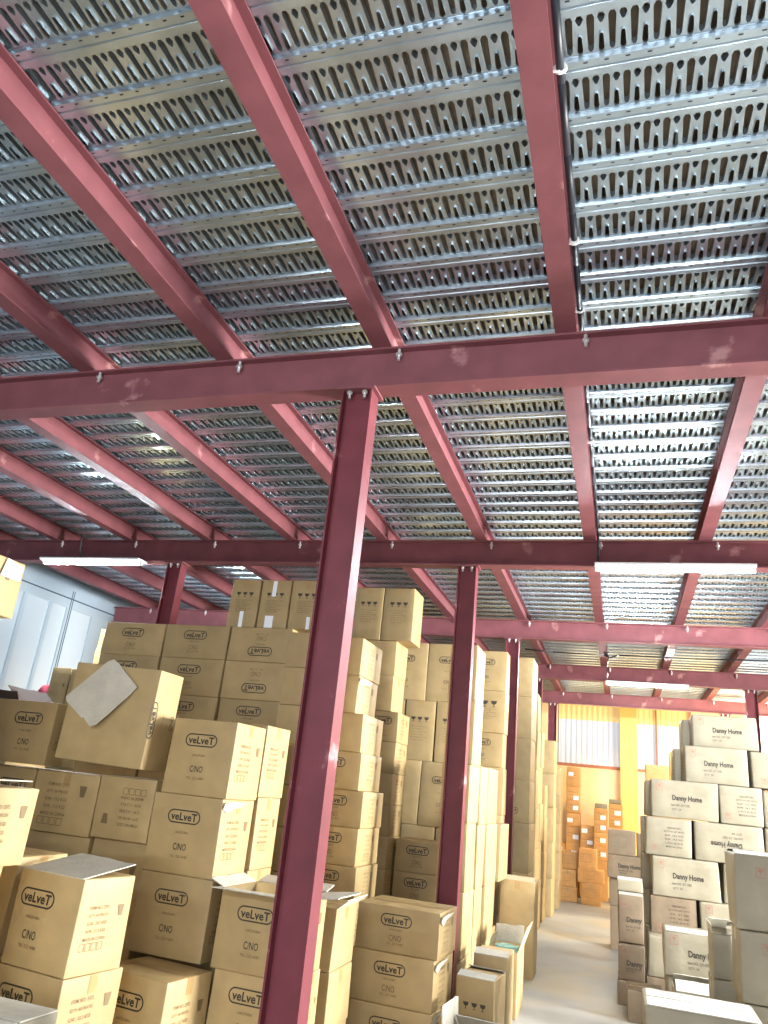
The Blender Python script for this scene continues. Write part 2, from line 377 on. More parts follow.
class Art:                                            # flat printing on one face, in metres from the face centre
    def __init__(s): s.v = []; s.f = []; s.mi = []
    def text(s, txt, cx, cy_, width, mi=0, bold=0.0, height=None):
        vs, fs, w_, h_ = glyphs(txt, bold); k = width / w_; ky = (height / h_) if height else k
        b = len(s.v); s.v += [(cx + x * k, cy_ + y * ky) for x, y in vs]
        for f in fs: s.f.append([b + i for i in f]); s.mi.append(mi)
    def poly(s, pts, mi=0):
        b = len(s.v); s.v += list(pts); s.f.append(list(range(b, b + len(pts)))); s.mi.append(mi)
    def ring(s, cx, cy_, w_, h_, t, mi=0, n=8):        # rounded outline
        def path(a, c):
            r = c; o = []
            for q, (sx, sy2) in enumerate(((1, 1), (-1, 1), (-1, -1), (1, -1))):
                for i in range(n + 1):
                    an = PI / 2 * q + PI / 2 * i / n
                    o.append((cx + sx * (a - r) + r * math.cos(an), cy_ + r * math.sin(an)))
            return o
        O = path(w_ / 2, h_ / 2); I = path(w_ / 2 - t, h_ / 2 - t); b = len(s.v); m_ = len(O); s.v += O + I
        for i in range(m_):
            j = (i + 1) % m_; s.f.append([b + i, b + j, b + m_ + j, b + m_ + i]); s.mi.append(mi)
    def frame(s, x0, y0, x1, y1, t, mi=0):
        s.poly([(x0, y0), (x1, y0), (x1, y0 + t), (x0, y0 + t)], mi); s.poly([(x0, y1 - t), (x1, y1 - t), (x1, y1), (x0, y1)], mi)
        s.poly([(x0, y0), (x0 + t, y0), (x0 + t, y1), (x0, y1)], mi); s.poly([(x1 - t, y0), (x1, y0), (x1, y1), (x1 - t, y1)], mi)
    def glass(s, cx, cy_, r, mi=0):                    # fragile goblet mark
        s.poly([(cx - r, cy_ + r), (cx - r * .75, cy_ + .1 * r), (cx - r * .15, cy_ - .25 * r), (cx + r * .15, cy_ - .25 * r), (cx + r * .75, cy_ + .1 * r), (cx + r, cy_ + r)], mi)
        s.poly([(cx - r * .12, cy_ - r * .9), (cx + r * .12, cy_ - r * .9), (cx + r * .12, cy_ - .25 * r), (cx - r * .12, cy_ - .25 * r)], mi)
        s.poly([(cx - r * .5, cy_ - r), (cx + r * .5, cy_ - r), (cx + r * .5, cy_ - r * .85), (cx - r * .5, cy_ - r * .85)], mi)
    def flipped(s): a = Art(); a.v = [(-x, -y) for x, y in s.v]; a.f = s.f; a.mi = s.mi; return a
    def turned(s): a = Art(); a.v = [(-y, x) for x, y in s.v]; a.f = s.f; a.mi = s.mi; return a
ARTC = {}
def art(kind, W, H):
    key = (kind, round(W, 2), round(H, 2))
    if key in ARTC: return ARTC[key]
    a = Art()
    if kind in ('oval', 'oval_flip', 'oval_turn', 'oval_right', 'oval_left'):
        y0 = H * .20 if H < .35 else H * .22; k = 1.0
        dx = {'oval_right': W * .16, 'oval_left': -W * .14}.get(kind, -W * .02)
        a.text('veLveT', dx, y0, .172, 0, .024, .043); a.ring(dx, y0, .214, .073, .007, 0)
        a.text('UAE.DUBAI', dx, y0 - H * .20, .085, 1, .004)
        a.text('C/NO', dx, y0 - H * .38, .085, 0 if H > .35 else 1, .004, .036)
        a.text('TEL: 222 4680', dx, y0 - H * .50, .115, 1, 0)
        if kind == 'oval_flip': a = a.flipped()
        if kind == 'oval_turn': a = a.turned()
    elif kind in ('info', 'info_flip'):
        k = min(W / .42, H / .33, 1.15)
        for j, t in enumerate(('ITEM NO: 2372', 'QTY: 60 PIECES', 'G.W.: 13.2 KGS', 'N.W.: 11.2 KGS', 'MADE IN CHINA')):
            a.text(t, -.05 * k, (.095 - j * .040) * k, (.15 if j != 4 else .17) * k, 1, .006, .018 * k)
        for j in range(4): a.frame((-.15 + j * .045) * k, -.125 * k, (-.112 + j * .045) * k, -.085 * k, .003 * k, 1)
        a.poly([(.10 * k, .10 * k), (.15 * k, .10 * k), (.14 * k, .04 * k), (.11 * k, .04 * k)], 1)
        if kind == 'info_flip': a = a.flipped()
    elif kind == 'arrows':
        for j in (-1, 0, 1): a.glass(j * W * .22, H * .18, W * .075, 0)
        for j in range(6): a.text(('KEEP DRY HANDLE WITH CARE', 'THIS SIDE UP', 'DO NOT DROP OR THROW', 'C/NO 2372', 'NOT FOR RETAIL SALE', 'MADE IN CHINA')[j], -W * .06 if j % 2 else 0, H * .06 - j * H * .045, W * (.56 if j % 2 == 0 else .40), 1, .0, .011)
    elif kind in ('danny', 'danny_flip', 'danny_low'):
        a.text('Danny Home', W * .04, H * .02, .275, 0, .030, .066)
        a.text('Item NO.: DY-1582', -W * .06, -H * .15, .17, 0, .004, .022); a.text('QTY: 24', -W * .125, -H * .27, .085, 0, .004, .022)
        a.frame(-W * .42, H * .20, -W * .42 + .062, H * .20 + .072, .004, 2); a.glass(-W * .42 + .031, H * .20 + .042, .016, 2)
        if kind == 'danny_flip': a = a.flipped()
    elif kind in ('dinfo',):
        for j, t in enumerate(('DESCRIPTION', 'QTY/CTN SET 24 PCS', 'G.W.  15.5  KGS', 'N.W.  14.2  KGS', 'L W H  62 42 33', 'MADE IN CHINA')):
            a.text(t, .05, .085 - j * .034, (.12, .19, .17, .17, .16, .15)[j], 0, .006, .016)
        a.frame(-.15, -.13, -.10, -.075, .004, 2); a.glass(-.125, -.10, .014, 2)
    elif kind == 'icon':
        a.frame(-W * .30, H * .20, -W * .30 + .055, H * .20 + .06, .004, 2); a.glass(-W * .30 + .0275, H * .20 + .035, .016, 2)
    elif kind == 'dannn':
        a.text('Danny', W * .12, -H * .03, W * .62, 0, .030, .055); a.text('Item NO.: DY-1582', W * .08, -H * .16, W * .6, 0, .004, .018); a.text('QTY: 24', -W * .05, -H * .24, W * .3, 0, .004, .018)
        a.frame(-W * .36, H * .24, -W * .36 + .045, H * .24 + .05, .004, 2)
    elif kind == 'block':
        a.frame(-.13, -.05, .06, .09, .004, 1)
        for j in range(3): a.text('QTY   24   PCS', -.035, .065 - j * .035, .15, 1, 0, .014)
    elif kind == 'ship':
        a.text('SHIPPING MARK', -.02, .03, .16, 1, .004); a.text('MADE IN CHINA', -.02, -.03, .14, 1, .004)
    elif kind == 'plain': pass
    ARTC[key] = a
    return a

def gridline(L, r, n):
    return [0, r * .35, r] + [r + (L - 2 * r) * i / n for i in range(1, n)] + [L - r, L - r * .35, L]
def carton(x, y, z, w, h, d, yaw=0.0, style='kraft', front='oval', right='info', left='plain', seam='x', label='', group=None,
           tilt=(0, 0), bulge=None, tape=True, flaps=(), open_top=False, sticker=None, rng=None, torn=False, name='cardboard_box', hidden=False):
    """x,y: front left corner, z: underside; w across, d deep, h high"""
    R = rng or random
    cw, sw = math.cos(yaw), math.sin(yaw)
    e = empty(name, (x + cw * w / 2 - sw * d / 2, y + sw * w / 2 + cw * d / 2, z), (tilt[0], tilt[1], yaw))
    tag(e, label, 'box', group)
    body_m = {'kraft': KRAFT, 'pale': PALE, 'dull': DULL, 'orange': ORANGE}[style]
    amp = bulge if bulge is not None else R.uniform(.000, .006)
    amps = [amp * R.uniform(-.6, 1.2) for _ in range(6)]
    cj = [[Vector((R.uniform(-1, 1), R.uniform(-1, 1), 0)) * (.0045 if style != 'pale' else .009) for _ in range(2)] for _ in range(4)]
    r = .006 if style != 'pale' else .014
    def warp(p):                                        # p in box coordinates 0..w, 0..d, 0..h
        u, v, t = p.x / w, p.y / d, p.z / h
        off = Vector((0, 0, 0))
        for i, (a, b) in enumerate(((0, 0), (1, 0), (0, 1), (1, 1))):
            k = (u if a else 1 - u) * (v if b else 1 - v)
            off += k * (cj[i][0] * (1 - t) + cj[i][1] * t)
        sb = lambda q: math.sin(PI * min(max(q, 0), 1))
        off.y += (-amps[0] * (1 - v) + amps[1] * v) * sb(u) * sb(t)
        off.x += (-amps[2] * (1 - u) + amps[3] * u) * sb(v) * sb(t)
        q = p + off
        return Vector((q.x - w / 2, q.y - d / 2, q.z))
    n = 5
    gx, gy, gz = gridline(w, r, n), gridline(d, r, n), gridline(h, r, n)
    V = {}; verts = []; faces = []
    def vid(i, j, k):
        key = (i, j, k)
        if key not in V:
            p = Vector((gx[i], gy[j], gz[k])); c = Vector((min(max(p.x, r), w - r), min(max(p.y, r), d - r), min(max(p.z, r), h - r)))
            dl = p - c
            if dl.length > 1e-6: p = c + dl.normalized() * r
            V[key] = len(verts); verts.append(warp(p))
        return V[key]
    N = len(gx) - 1
    for i in range(N):
        for j in range(N):
            faces.append([vid(i, 0, j), vid(i + 1, 0, j), vid(i + 1, 0, j + 1), vid(i, 0, j + 1)])
            faces.append([vid(i, N, j), vid(i, N, j + 1), vid(i + 1, N, j + 1), vid(i + 1, N, j)])
            faces.append([vid(0, i, j), vid(0, i, j + 1), vid(0, i + 1, j + 1), vid(0, i + 1, j)])
            faces.append([vid(N, i, j), vid(N, i + 1, j), vid(N, i + 1, j + 1), vid(N, i, j + 1)])
            faces.append([vid(i, j, 0), vid(i, j + 1, 0), vid(i + 1, j + 1, 0), vid(i + 1, j, 0)])
            if not open_top: faces.append([vid(i, j, N), vid(i + 1, j, N), vid(i + 1, j + 1, N), vid(i, j + 1, N)])
    if open_top:                                        # inner walls and inner floor
        t_ = .007; zi = h * .35; b = len(verts)
        loop = [(0, 0), (w, 0), (w, d), (0, d)]; inn = [(t_, t_), (w - t_, t_), (w - t_, d - t_), (t_, d - t_)]
        verts += [warp(Vector((a_, b_, h - .001))) for a_, b_ in loop] + [warp(Vector((a_, b_, h - .001))) for a_, b_ in inn] + [warp(Vector((a_, b_, zi))) for a_, b_ in inn]
        for i in range(4):
            j = (i + 1) % 4
            faces.append([b + i, b + j, b + 4 + j, b + 4 + i]); faces.append([b + 4 + i, b + 4 + j, b + 8 + j, b + 8 + i])
        faces.append([b + 8, b + 9, b + 10, b + 11])
    # prints
    def place(a, face, off=.0022):
        o = []
        for (u, v) in a.v:
            if face == 'front': p = Vector((w / 2 + u, 0, h / 2 + v)); nn = Vector((0, -off, 0))
            elif face == 'right': p = Vector((w, d / 2 + u, h / 2 + v)); nn = Vector((off, 0, 0))
            elif face == 'left': p = Vector((0, d / 2 - u, h / 2 + v)); nn = Vector((-off, 0, 0))
            o.append((warp(p) + nn)[:])
        return o
    pv = []; pf = []; pmi = []
    for a_kind, face, W in ((front, 'front', w), (right, 'right', d), (left, 'left', d)):
        if not a_kind or a_kind == 'plain' or hidden: continue
        a = art(a_kind, W, h); b = len(pv); pv += place(a, face); pf += [[b + i for i in f] for f in a.f]; pmi += a.mi
    nb = len(faces); k0 = len(verts); verts += [Vector(p) for p in pv]; faces += [[k0 + i for i in f] for f in pf]
    me = bpy.data.meshes.new('body'); me.from_pydata([v[:] for v in verts], [], faces)
    me.polygons.foreach_set('use_smooth', [True] * nb + [False] * len(pf))
    me.polygons.foreach_set('material_index', [0] * nb + [1 + m_ for m_ in pmi]); me.update()
    link('body', me, [body_m, INK, FAINT if style == 'kraft' else FAINTP, RED], e)
    if hidden: return e
    # tape along the seam of the top flaps and down both ends, with the seam line
    if tape and not open_top:
        T = MB(); tw = .024; dn = min(.075, h * .3); off = .0016
        L = w if seam == 'x' else d
        path = [(0, h - dn, -1, 0), (0, h - r, -1, 0), (r * .3, h - r * .3, -.7, .7)] + [(L * s_ / 6, h, 0, 1) for s_ in range(1, 6)] + [(L - r * .3, h - r * .3, .7, .7), (L, h - r, 1, 0), (L, h - dn, 1, 0)]
        ctr = d / 2 if seam == 'x' else w / 2
        for (a_, z_, na, nz) in path:
            for sd in (-tw, tw):
                p = Vector((a_, ctr + sd, z_)) if seam == 'x' else Vector((ctr + sd, a_, z_))
                nn = Vector((na, 0, nz)) if seam == 'x' else Vector((0, na, nz))
                T.v.append((warp(p) + nn * off)[:])
        for i in range(len(path) - 1): T.f.append([2 * i, 2 * i + 1, 2 * i + 3, 2 * i + 2]); T.mi.append(0)
        T.build('tape', TAPE, e)
    # flaps: (edge, length, angle from vertical, material key)
    for fl in flaps:
        edge, L, ang = fl[:3]; fm = {'k': body_m, 'l': LINER, 'd': DARKLINER, 't': TORN}[fl[3] if len(fl) > 3 else 'l']
        f0, f1 = fl[4] if len(fl) > 4 else (.02, .98)
        B = MB(); t_ = .005
        cu = .012
        if edge == 'front': fn = lambda u, v, t: (-w / 2 + w * u, -d / 2 - math.sin(ang) * v - math.cos(ang) * t, h + math.cos(ang) * v - math.sin(ang) * t)
        elif edge == 'back': fn = lambda u, v, t: (-w / 2 + w * u, d / 2 + math.sin(ang) * v + math.cos(ang) * t, h + math.cos(ang) * v - math.sin(ang) * t)
        elif edge == 'right': fn = lambda u, v, t: (w / 2 + math.sin(ang) * v + math.cos(ang) * t, -d / 2 + d * u, h + math.cos(ang) * v - math.sin(ang) * t)
        else: fn = lambda u, v, t: (-w / 2 - math.sin(ang) * v - math.cos(ang) * t, -d / 2 + d * u, h + math.cos(ang) * v - math.sin(ang) * t)
        m2 = 6; top = [(f0 + (f1 - f0) * (1 - i / m2), L * (1 + R.uniform(-.06, .03))) for i in range(m2 + 1)]
        B.prism([(f0, 0), (f1, 0)] + top, -t_ / 2, t_ / 2, fn)
        B.build('flap', fm, e)
    if sticker:
        S = MB()
        for (u, v, sw2, sh2) in sticker:
            b = len(S.v); zz = h / 2 + v
            S.v += [(warp(Vector((w / 2 + u + a_, 0, zz + c_))) + Vector((0, -.003, 0)))[:] for a_, c_ in ((0, 0), (sw2, 0), (sw2, sh2), (0, sh2))]
            S.f.append([b, b + 1, b + 2, b + 3]); S.mi.append(0)
        S.build('paper_label', WHITETAPE, e)
    if torn:                                            # ragged white scrap where a flap tore at the right corner
        S = MB(); s0 = h - .062
        pl = [(.0, .01), (d * .12, -.012), (d * .30, .012), (d * .55, .022), (d * .60, .045), (d * .3, .05), (.0, .045)]
        S.prism(pl, .004, .007, lambda u, v, t: (w / 2 + t + .012 * (v > .03), -d / 2 + u, s0 + v)); S.build('torn_strip', TORN, e)
    return e

ORD = ['topmost', 'second from top', 'third from top', 'fourth from top', 'fifth from top', 'sixth from top', 'seventh from top', 'eighth from top', 'ninth from top', 'tenth from top']
def stack(where, x, y, w, d, zs, yaw=0, style='kraft', fronts='oval', rights='info', group=None, seam='x', jit=.012, styles=None, xs=None, look=None, vis=None, **kw):
    """zs: tier boundaries from the top down (down to 0 where it stands on the floor)"""
    n = len(zs) - 1; vis = n if vis is None else vis
    rng = random.Random(hash((round(x, 2), round(y, 2))) % 99991 if False else int(abs(x * 977 + y * 131) * 100))
    out = []
    for i in range(n):
        f = fronts if isinstance(fronts, str) else fronts[min(i, len(fronts) - 1)]
        rr = rights if isinstance(rights, str) else rights[min(i, len(rights) - 1)]
        st_ = style if styles is None else styles[min(i, len(styles) - 1)]
        lk = look or {'oval': 'oval-logo carton', 'oval_right': 'oval-logo carton', 'oval_left': 'oval-logo carton', 'oval_flip': 'upside-down logo carton', 'arrows': 'goblet-marked carton',
              'danny': 'bold-lettered carton', 'plain': 'plain carton', 'info': 'text-block carton', 'info_flip': 'upside-down text carton', 'icon': 'red-marked carton'}.get(f, 'brown carton')
        hid = i >= vis
        lab = '%s, %s in stack %s' % (lk, ORD[i], where) if not hid else 'hidden low carton in stack %s' % where
        xx = (xs[i] if xs and i < len(xs) else x)
        k2 = {a: (b[i] if isinstance(b, dict) and i in b else None) if isinstance(b, dict) else b for a, b in kw.items()}
        k2 = {a: b for a, b in k2.items() if b is not None}
        out.append(carton(xx + rng.uniform(-jit, jit), y + rng.uniform(-jit, jit), zs[i + 1] + .0008, w, zs[i] - zs[i + 1] - .0016, d, math.radians(yaw) + rng.uniform(-.012, .012),
                          st_, f, rr, seam=seam, label=lab, group=group or ('cartons in the stack ' + where), rng=rng, hidden=hid, **k2))
    return out
def down(z, step, zmin=0.0):
    o = [z]
    while o[-1] - step > zmin + step * .55: o.append(o[-1] - step)
    o.append(zmin); return o

# ---- far wall piles (lit by the amber end bay)
WL_ = 'white-labelled carton'
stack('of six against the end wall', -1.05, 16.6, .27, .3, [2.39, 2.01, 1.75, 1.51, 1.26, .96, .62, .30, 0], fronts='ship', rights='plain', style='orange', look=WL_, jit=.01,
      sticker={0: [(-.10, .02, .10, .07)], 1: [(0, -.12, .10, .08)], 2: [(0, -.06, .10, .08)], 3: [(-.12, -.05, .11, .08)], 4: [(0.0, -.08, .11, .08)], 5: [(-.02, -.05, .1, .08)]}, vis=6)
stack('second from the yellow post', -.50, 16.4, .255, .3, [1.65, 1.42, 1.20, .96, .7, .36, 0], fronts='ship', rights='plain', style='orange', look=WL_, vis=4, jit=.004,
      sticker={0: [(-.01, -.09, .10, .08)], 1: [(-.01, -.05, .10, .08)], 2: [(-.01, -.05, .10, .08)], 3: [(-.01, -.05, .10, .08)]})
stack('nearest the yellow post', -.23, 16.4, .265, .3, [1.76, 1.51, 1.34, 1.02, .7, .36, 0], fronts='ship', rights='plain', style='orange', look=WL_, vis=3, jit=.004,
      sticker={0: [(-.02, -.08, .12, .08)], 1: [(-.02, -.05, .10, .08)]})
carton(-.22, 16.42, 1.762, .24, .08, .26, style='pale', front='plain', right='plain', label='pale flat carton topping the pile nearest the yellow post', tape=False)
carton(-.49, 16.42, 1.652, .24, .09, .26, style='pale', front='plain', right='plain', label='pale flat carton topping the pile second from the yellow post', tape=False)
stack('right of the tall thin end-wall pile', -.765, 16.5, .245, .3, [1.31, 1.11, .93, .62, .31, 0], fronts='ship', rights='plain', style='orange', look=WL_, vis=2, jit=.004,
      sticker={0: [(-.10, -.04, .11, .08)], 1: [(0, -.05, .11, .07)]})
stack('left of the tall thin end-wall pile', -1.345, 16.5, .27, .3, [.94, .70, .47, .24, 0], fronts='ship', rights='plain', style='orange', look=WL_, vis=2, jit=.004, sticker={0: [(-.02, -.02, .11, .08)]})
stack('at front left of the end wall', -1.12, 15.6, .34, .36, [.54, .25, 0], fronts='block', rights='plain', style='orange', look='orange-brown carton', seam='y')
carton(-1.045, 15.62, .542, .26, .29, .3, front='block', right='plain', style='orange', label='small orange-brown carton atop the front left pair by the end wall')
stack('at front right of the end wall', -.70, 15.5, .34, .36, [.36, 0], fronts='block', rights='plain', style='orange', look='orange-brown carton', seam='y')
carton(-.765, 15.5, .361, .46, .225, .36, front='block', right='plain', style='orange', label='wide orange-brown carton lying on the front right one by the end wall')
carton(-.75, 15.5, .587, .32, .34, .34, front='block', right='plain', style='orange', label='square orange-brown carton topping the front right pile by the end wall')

# ---- left row along the aisle, from the back towards the camera
stack('beside the farthest left column', -1.34, 14.3, .33, .55, down(2.25, .46), fronts='plain', rights='plain', look='white-edged carton', vis=5)
stack('midway between the last two left columns', -1.46, 13.2, .42, .5, down(2.62, .52), fronts='plain', rights='plain', look='brown carton', vis=5)
stack('just past the fourth left column', -1.52, 12.50, .42, .42, down(1.9, .48), fronts='plain', rights='plain', look='pale-sided carton', vis=4)
stack('just before the fourth left column', -1.50, 11.62, .40, .42, down(2.62, .5), fronts='plain', rights='plain', look='pale-sided carton', vis=5)
stack('one bay behind the third column', -1.40, 10.75, .32, .5, down(3.05, .5), fronts='plain', rights='plain', look='pale-sided carton', vis=6)
stack('right behind the third column', -1.52, 9.62, .49, .55, [3.34, 2.85, 2.35, 1.86, 1.385, .85, .42, 0], fronts=['plain', 'plain', 'plain', 'oval_flip', 'plain'], rights='plain', look='white-sided carton', vis=6)
stack('seen between second and third columns', -1.72, 8.80, .47, .27, [3.25, 2.79, 2.32, 1.95, 1.46, .97, .48, 0], fronts=['oval', 'arrows', 'oval', 'plain'], rights='plain', look='orange-toned carton', vis=4)
GX = -1.385
stack('directly behind the second column', GX, 6.33, .23, .42, [2.84, 2.37, 1.86, 1.42, .92, .46, 0], fronts='plain', rights='plain', look='bright-sided carton', vis=5, jit=.006, seam='y')
stack('second row behind the second column', GX + .01, 6.81, .225, .36, [1.875, 1.40, .90, .45, 0], fronts='plain', rights='plain', look='narrow carton', vis=4, jit=.006, seam='y')
stack('third row behind the second column', GX + .01, 7.26, .225, .55, [1.885, 1.40, .89, .45, 0], fronts='plain', rights='plain', look='deep carton', vis=4, jit=.006, seam='y')
carton(-1.455, 7.92, .88, .335, .51, .56, right='plain', front='plain', label='narrow carton jutting out before the third column, above the sheet-sided box', seam='y')
stack('under the jutting carton before the third column', -1.45, 7.94, .23, .50, [.878, .44, 0], fronts='plain', rights='plain', look='brown carton', vis=1)
carton(-1.19, 8.52, 0.0, .35, .865, .38, front='plain', right='plain', seam='y', label='large upright sheet-sided carton at the foot of the third column', tape=True, bulge=.012, flaps=(('front', .10, -1.2, 'k'),))
carton(-1.06, 6.98, 0.0, .25, .47, .44, front='plain', right='plain', open_top=True, tape=False, label='open narrow carton holding teal packets, beside the aisle', flaps=(('right', .20, .35, 'k'), ('left', .08, -.2, 'k'), ('back', .14, .1, 'l')))
for k, (px, py, rz_) in enumerate(((-1.015, 7.05, .06), (-1.01, 7.22, -.08))):   # the packets rest on the carton's contents
    o = empty('plastic_packet', (px + .08, py + .04, .168 + .001 * k), (0, 0, rz_)); tag(o, ['nearer teal plastic packet inside the open narrow carton', 'farther teal plastic packet inside the open narrow carton'][k], 'packet', 'teal packets')
    p = MB(); p.box(-.09, .09, -.07, .07, 0, .27 + .03 * k); me = p.mesh('wrap')
    bm = bmesh.new(); bm.from_mesh(me); bmesh.ops.subdivide_edges(bm, edges=bm.edges, cuts=3, use_grid_fill=True)
    for v in bm.verts:
        if v.co.z > .2: v.co.z += random.uniform(-.006, .006) + .012 * math.cos(v.co.x * 17) * math.cos(v.co.y * 20)
    bm.to_mesh(me); bm.free(); link('wrap', me, TEAL, o)
carton(-1.03, 6.14, 0.0, .25, .565, .38, front='arrows', right='plain', seam='x', label='upright narrow carton with slotted white lid, just before the open teal one', flaps=(('front', .09, -1.25, 't'),))
carton(-1.055, 5.66, 0.0, .26, .505, .34, yaw=-.09, front='arrows', right='plain', seam='x', label='upright narrow carton with three goblet marks beside the aisle at the bottom', flaps=(('front', .08, -1.3, 't'), ('back', .07, -1.3, 't')))
carton(-1.02, 5.10, 0.0, .30, .28, .34, yaw=-.1, front='plain', right='plain', open_top=True, tape=False, label='low open carton with a raised white flap at the bottom edge', flaps=(('left', .16, .05, 't'), ('right', .14, .9, 't'), ('back', .12, -.9, 't')))

# ---- centre stacks
stack('of three right of the foreground column', -1.685, 5.33, .565, .46, [.895, .625, .335, 0], yaw=-3, seam='x', torn=True, jit=.01)
stack('low behind the group of three', -1.975, 7.2, .435, .42, [1.195, .93, .66, .33, 0], vis=3, jit=.006)
stack('narrow, left of the low logo pair', -2.49, 7.02, .49, .42, [2.30, 2.025, 1.745, 1.475, 1.205, .93, .66, .33, 0], vis=7, fronts=['oval_right', 'plain', 'plain'], rights='info', jit=.004)
TG = 'upright cartons in the rear row'
for nm, xs_ in (('left', -2.48), ('right', -1.998)):
    carton(xs_, 8.0, 2.535, .475, .62, .40, front='oval', right='plain', label='large upright logo carton, %s of the top pair, rear row behind the second column' % nm, group=TG, seam='y')
for q, xs_ in enumerate((-2.545, -2.205, -1.86)):
    carton(xs_, 8.0, 1.92, .333, .614, .40, front='arrows' if q else 'plain', right='plain', label='upright carton below the large logo pair, %s of three in the rear row' % ['left', 'middle', 'right'][q], group=TG, seam='y')
for q, (xs_, ww) in enumerate(((-2.36, .372), (-1.98, .47))):
    carton(xs_, 8.0, 1.295, ww, .624, .40, front=['plain', 'oval'][q], right='plain', label='%s upright carton, third tier down in the rear row' % ['narrow plain', 'logo-marked'][q], group=TG, seam='y')
for q, xs_ in enumerate((-2.5, -2.14, -1.78)):
    stack('at the rear row foot, %s' % ['left', 'middle', 'right'][q], xs_, 8.0, .29 if q == 2 else .345, .40, [1.293, .65, 0], fronts='plain', rights='plain', vis=1, jit=.005)
stack('tall bright-sided, right of the foreground column', -2.37, 5.8, .45, .54, [2.755, 2.45, 2.15, 1.855, 1.575, 1.31, 1.045, .80, .53, .27, 0], fronts=['plain', 'plain', 'plain', 'oval', 'oval', 'oval', 'oval'],
      xs=[-2.46, -2.46, -2.38, -2.36, -2.33, -2.33, -2.32, -2.34], vis=8, seam='y', jit=.006, torn={1: True})
for q, (xs_, ww) in enumerate(((-2.555, .295), (-2.25, .315))):
    carton(xs_, 7.0, 2.977, ww, .53, .36, front='arrows', right='plain', label=['upright goblet-marked carton peeking right of the foreground column top, left of its pair', 'upright goblet-marked carton with a bright side, highest one right of the foreground column'][q], seam='y')
stack('carrying the crowning upright pair', -2.62, 7.02, .54, .40, [2.975, 2.64, 2.303], fronts='plain', rights='plain', vis=2, jit=.003)

# ---- back left carton wall
LZ = [2.725, 2.45, 2.155, 1.87, 1.585, 1.30, 1.0, .72, .43, 0]
gl = 'cartons of the left back wall'
stack('at the left end of the back wall', -4.215, 5.4, .585, .42, LZ, group=gl, vis=3, jit=.006)
stack('second from left in the back wall', -3.615, 5.4, .585, .42, LZ, group=gl, vis=4, jit=.006)
stack('third from left in the back wall', -3.010, 5.4, .545, .42, LZ, fronts=['oval_flip', 'oval_flip', 'oval', 'oval'], group=gl, vis=4, jit=.006)
stack('of the back wall beside the foreground column', -2.45, 5.30, .30, .42, [2.68, 2.41, 2.13, 1.85, 1.57, 1.29, 1.0, .72, .43, 0], fronts='plain', rights='plain', group=gl, vis=4, jit=.004)
for q, (xs_, ww, zz) in enumerate(((-3.08, .26, 2.728), (-2.80, .25, 2.728), (-2.53, .27, 2.728))):
    carton(xs_, 5.42, zz, ww, .40, .34, front='arrows', right='plain', seam='y', label='upright goblet-marked carton, %s of three on the back left wall' % ['left', 'middle', 'right'][q], group='upright cartons on the left back wall',
           sticker=[(-.02, -.2, .035, .13)] if q == 0 else ([(-.03, .06, .035, .13), (-.06, -.2, .07, .1)] if q == 1 else [(.02, -.2, .03, .1)]))

# ---- far left cartons by the pale wall
PG = 'cartons near the pale wall'
stack('low, right before the pale wall', -5.18, 6.0, .215, .40, down(2.39, .40), fronts='info', rights='plain', vis=2, group=PG, jit=.003)
stack('touching the text-block one by the pale wall', -4.955, 6.0, .25, .40, down(2.385, .42), fronts='plain', rights='plain', vis=2, group=PG, jit=.003)
stack('behind the text-block pair by the pale wall', -5.10, 6.45, .60, .40, down(2.66, .44), fronts='plain', rights='plain', vis=2, group=PG)
stack('tallest by the pale wall', -5.45, 6.92, .60, .40, down(2.95, .45), fronts='plain', rights='plain', vis=2, group=PG)
me = bpy.data.meshes.new('cloth_bundle'); bm = bmesh.new(); bmesh.ops.create_icosphere(bm, subdivisions=3, radius=.10)
for v in bm.verts: v.co = v.co * (1 + .12 * math.sin(v.co.x * 60) * math.cos(v.co.z * 50)); v.co.z *= .9
bm.to_mesh(me); bm.free(); o = link('cloth_bundle', me, CLOTHR); o.location = (-5.33, 6.2, 2.15); tag(o, 'small dark red cloth bundle beside the text-block carton near the pale wall', 'cloth')
stack('under the red cloth bundle', -5.48, 6.02, .28, .4, [2.05, 1.65, 1.2, .8, .4, 0], fronts='plain', rights='plain', vis=1, jit=.003)
stack('with dark raised flaps at the left edge', -4.72, 4.6, .55, .42, down(1.93, .48), fronts='plain', rights='plain', vis=1, look='opened carton', open_top={0: True}, tape={0: False},
      flaps={0: (('right', .20, -.9, 'd'), ('front', .10, .5, 'd'))})

# ---- left foreground heap
carton(-3.76, 2.84, 2.285, .565, .31, .45, front='plain', right='info', label='carton with faded text and a pale paper scrap at the upper left edge', tape=False)
sc_ = MB(); sc_.prism([(-.02, .0), (.12, .0), (.125, .08), (.0, .10)], .004, .006, lambda u, v, t: (-3.19 + t + .003, 3.14 + u, 2.49 + v)); 
tag(sc_.build('paper_scrap', WHITETAPE), 'pale paper scrap stuck on the carton at the upper left edge', 'paper')
stack('under the paper-scrap carton, upper left edge', -3.81, 2.84, .565, .42, down(2.283, .30), fronts='plain', rights='plain', vis=1, jit=.004)
carton(-3.935, 4.02, 1.540, .57, .375, .30, front='oval_right', right='info', label='carton with cut off oval logo, left edge, level with the tipped box')
e = carton(-3.26, 3.97, 1.585, .60, .575, .27, yaw=.03, tilt=(0, .03), front='plain', right='oval_turn', seam='y', label='large tipped carton with a loose grey flap hanging on its face', bulge=.004)
fp = MB()
poly = [(-.255, .355), (-.02, .585), (.02, .60), (.065, .575), (.225, .455), (.20, .42), (.03, .215), (-.005, .20), (-.075, .25), (-.085, .243), (-.24, .33)]
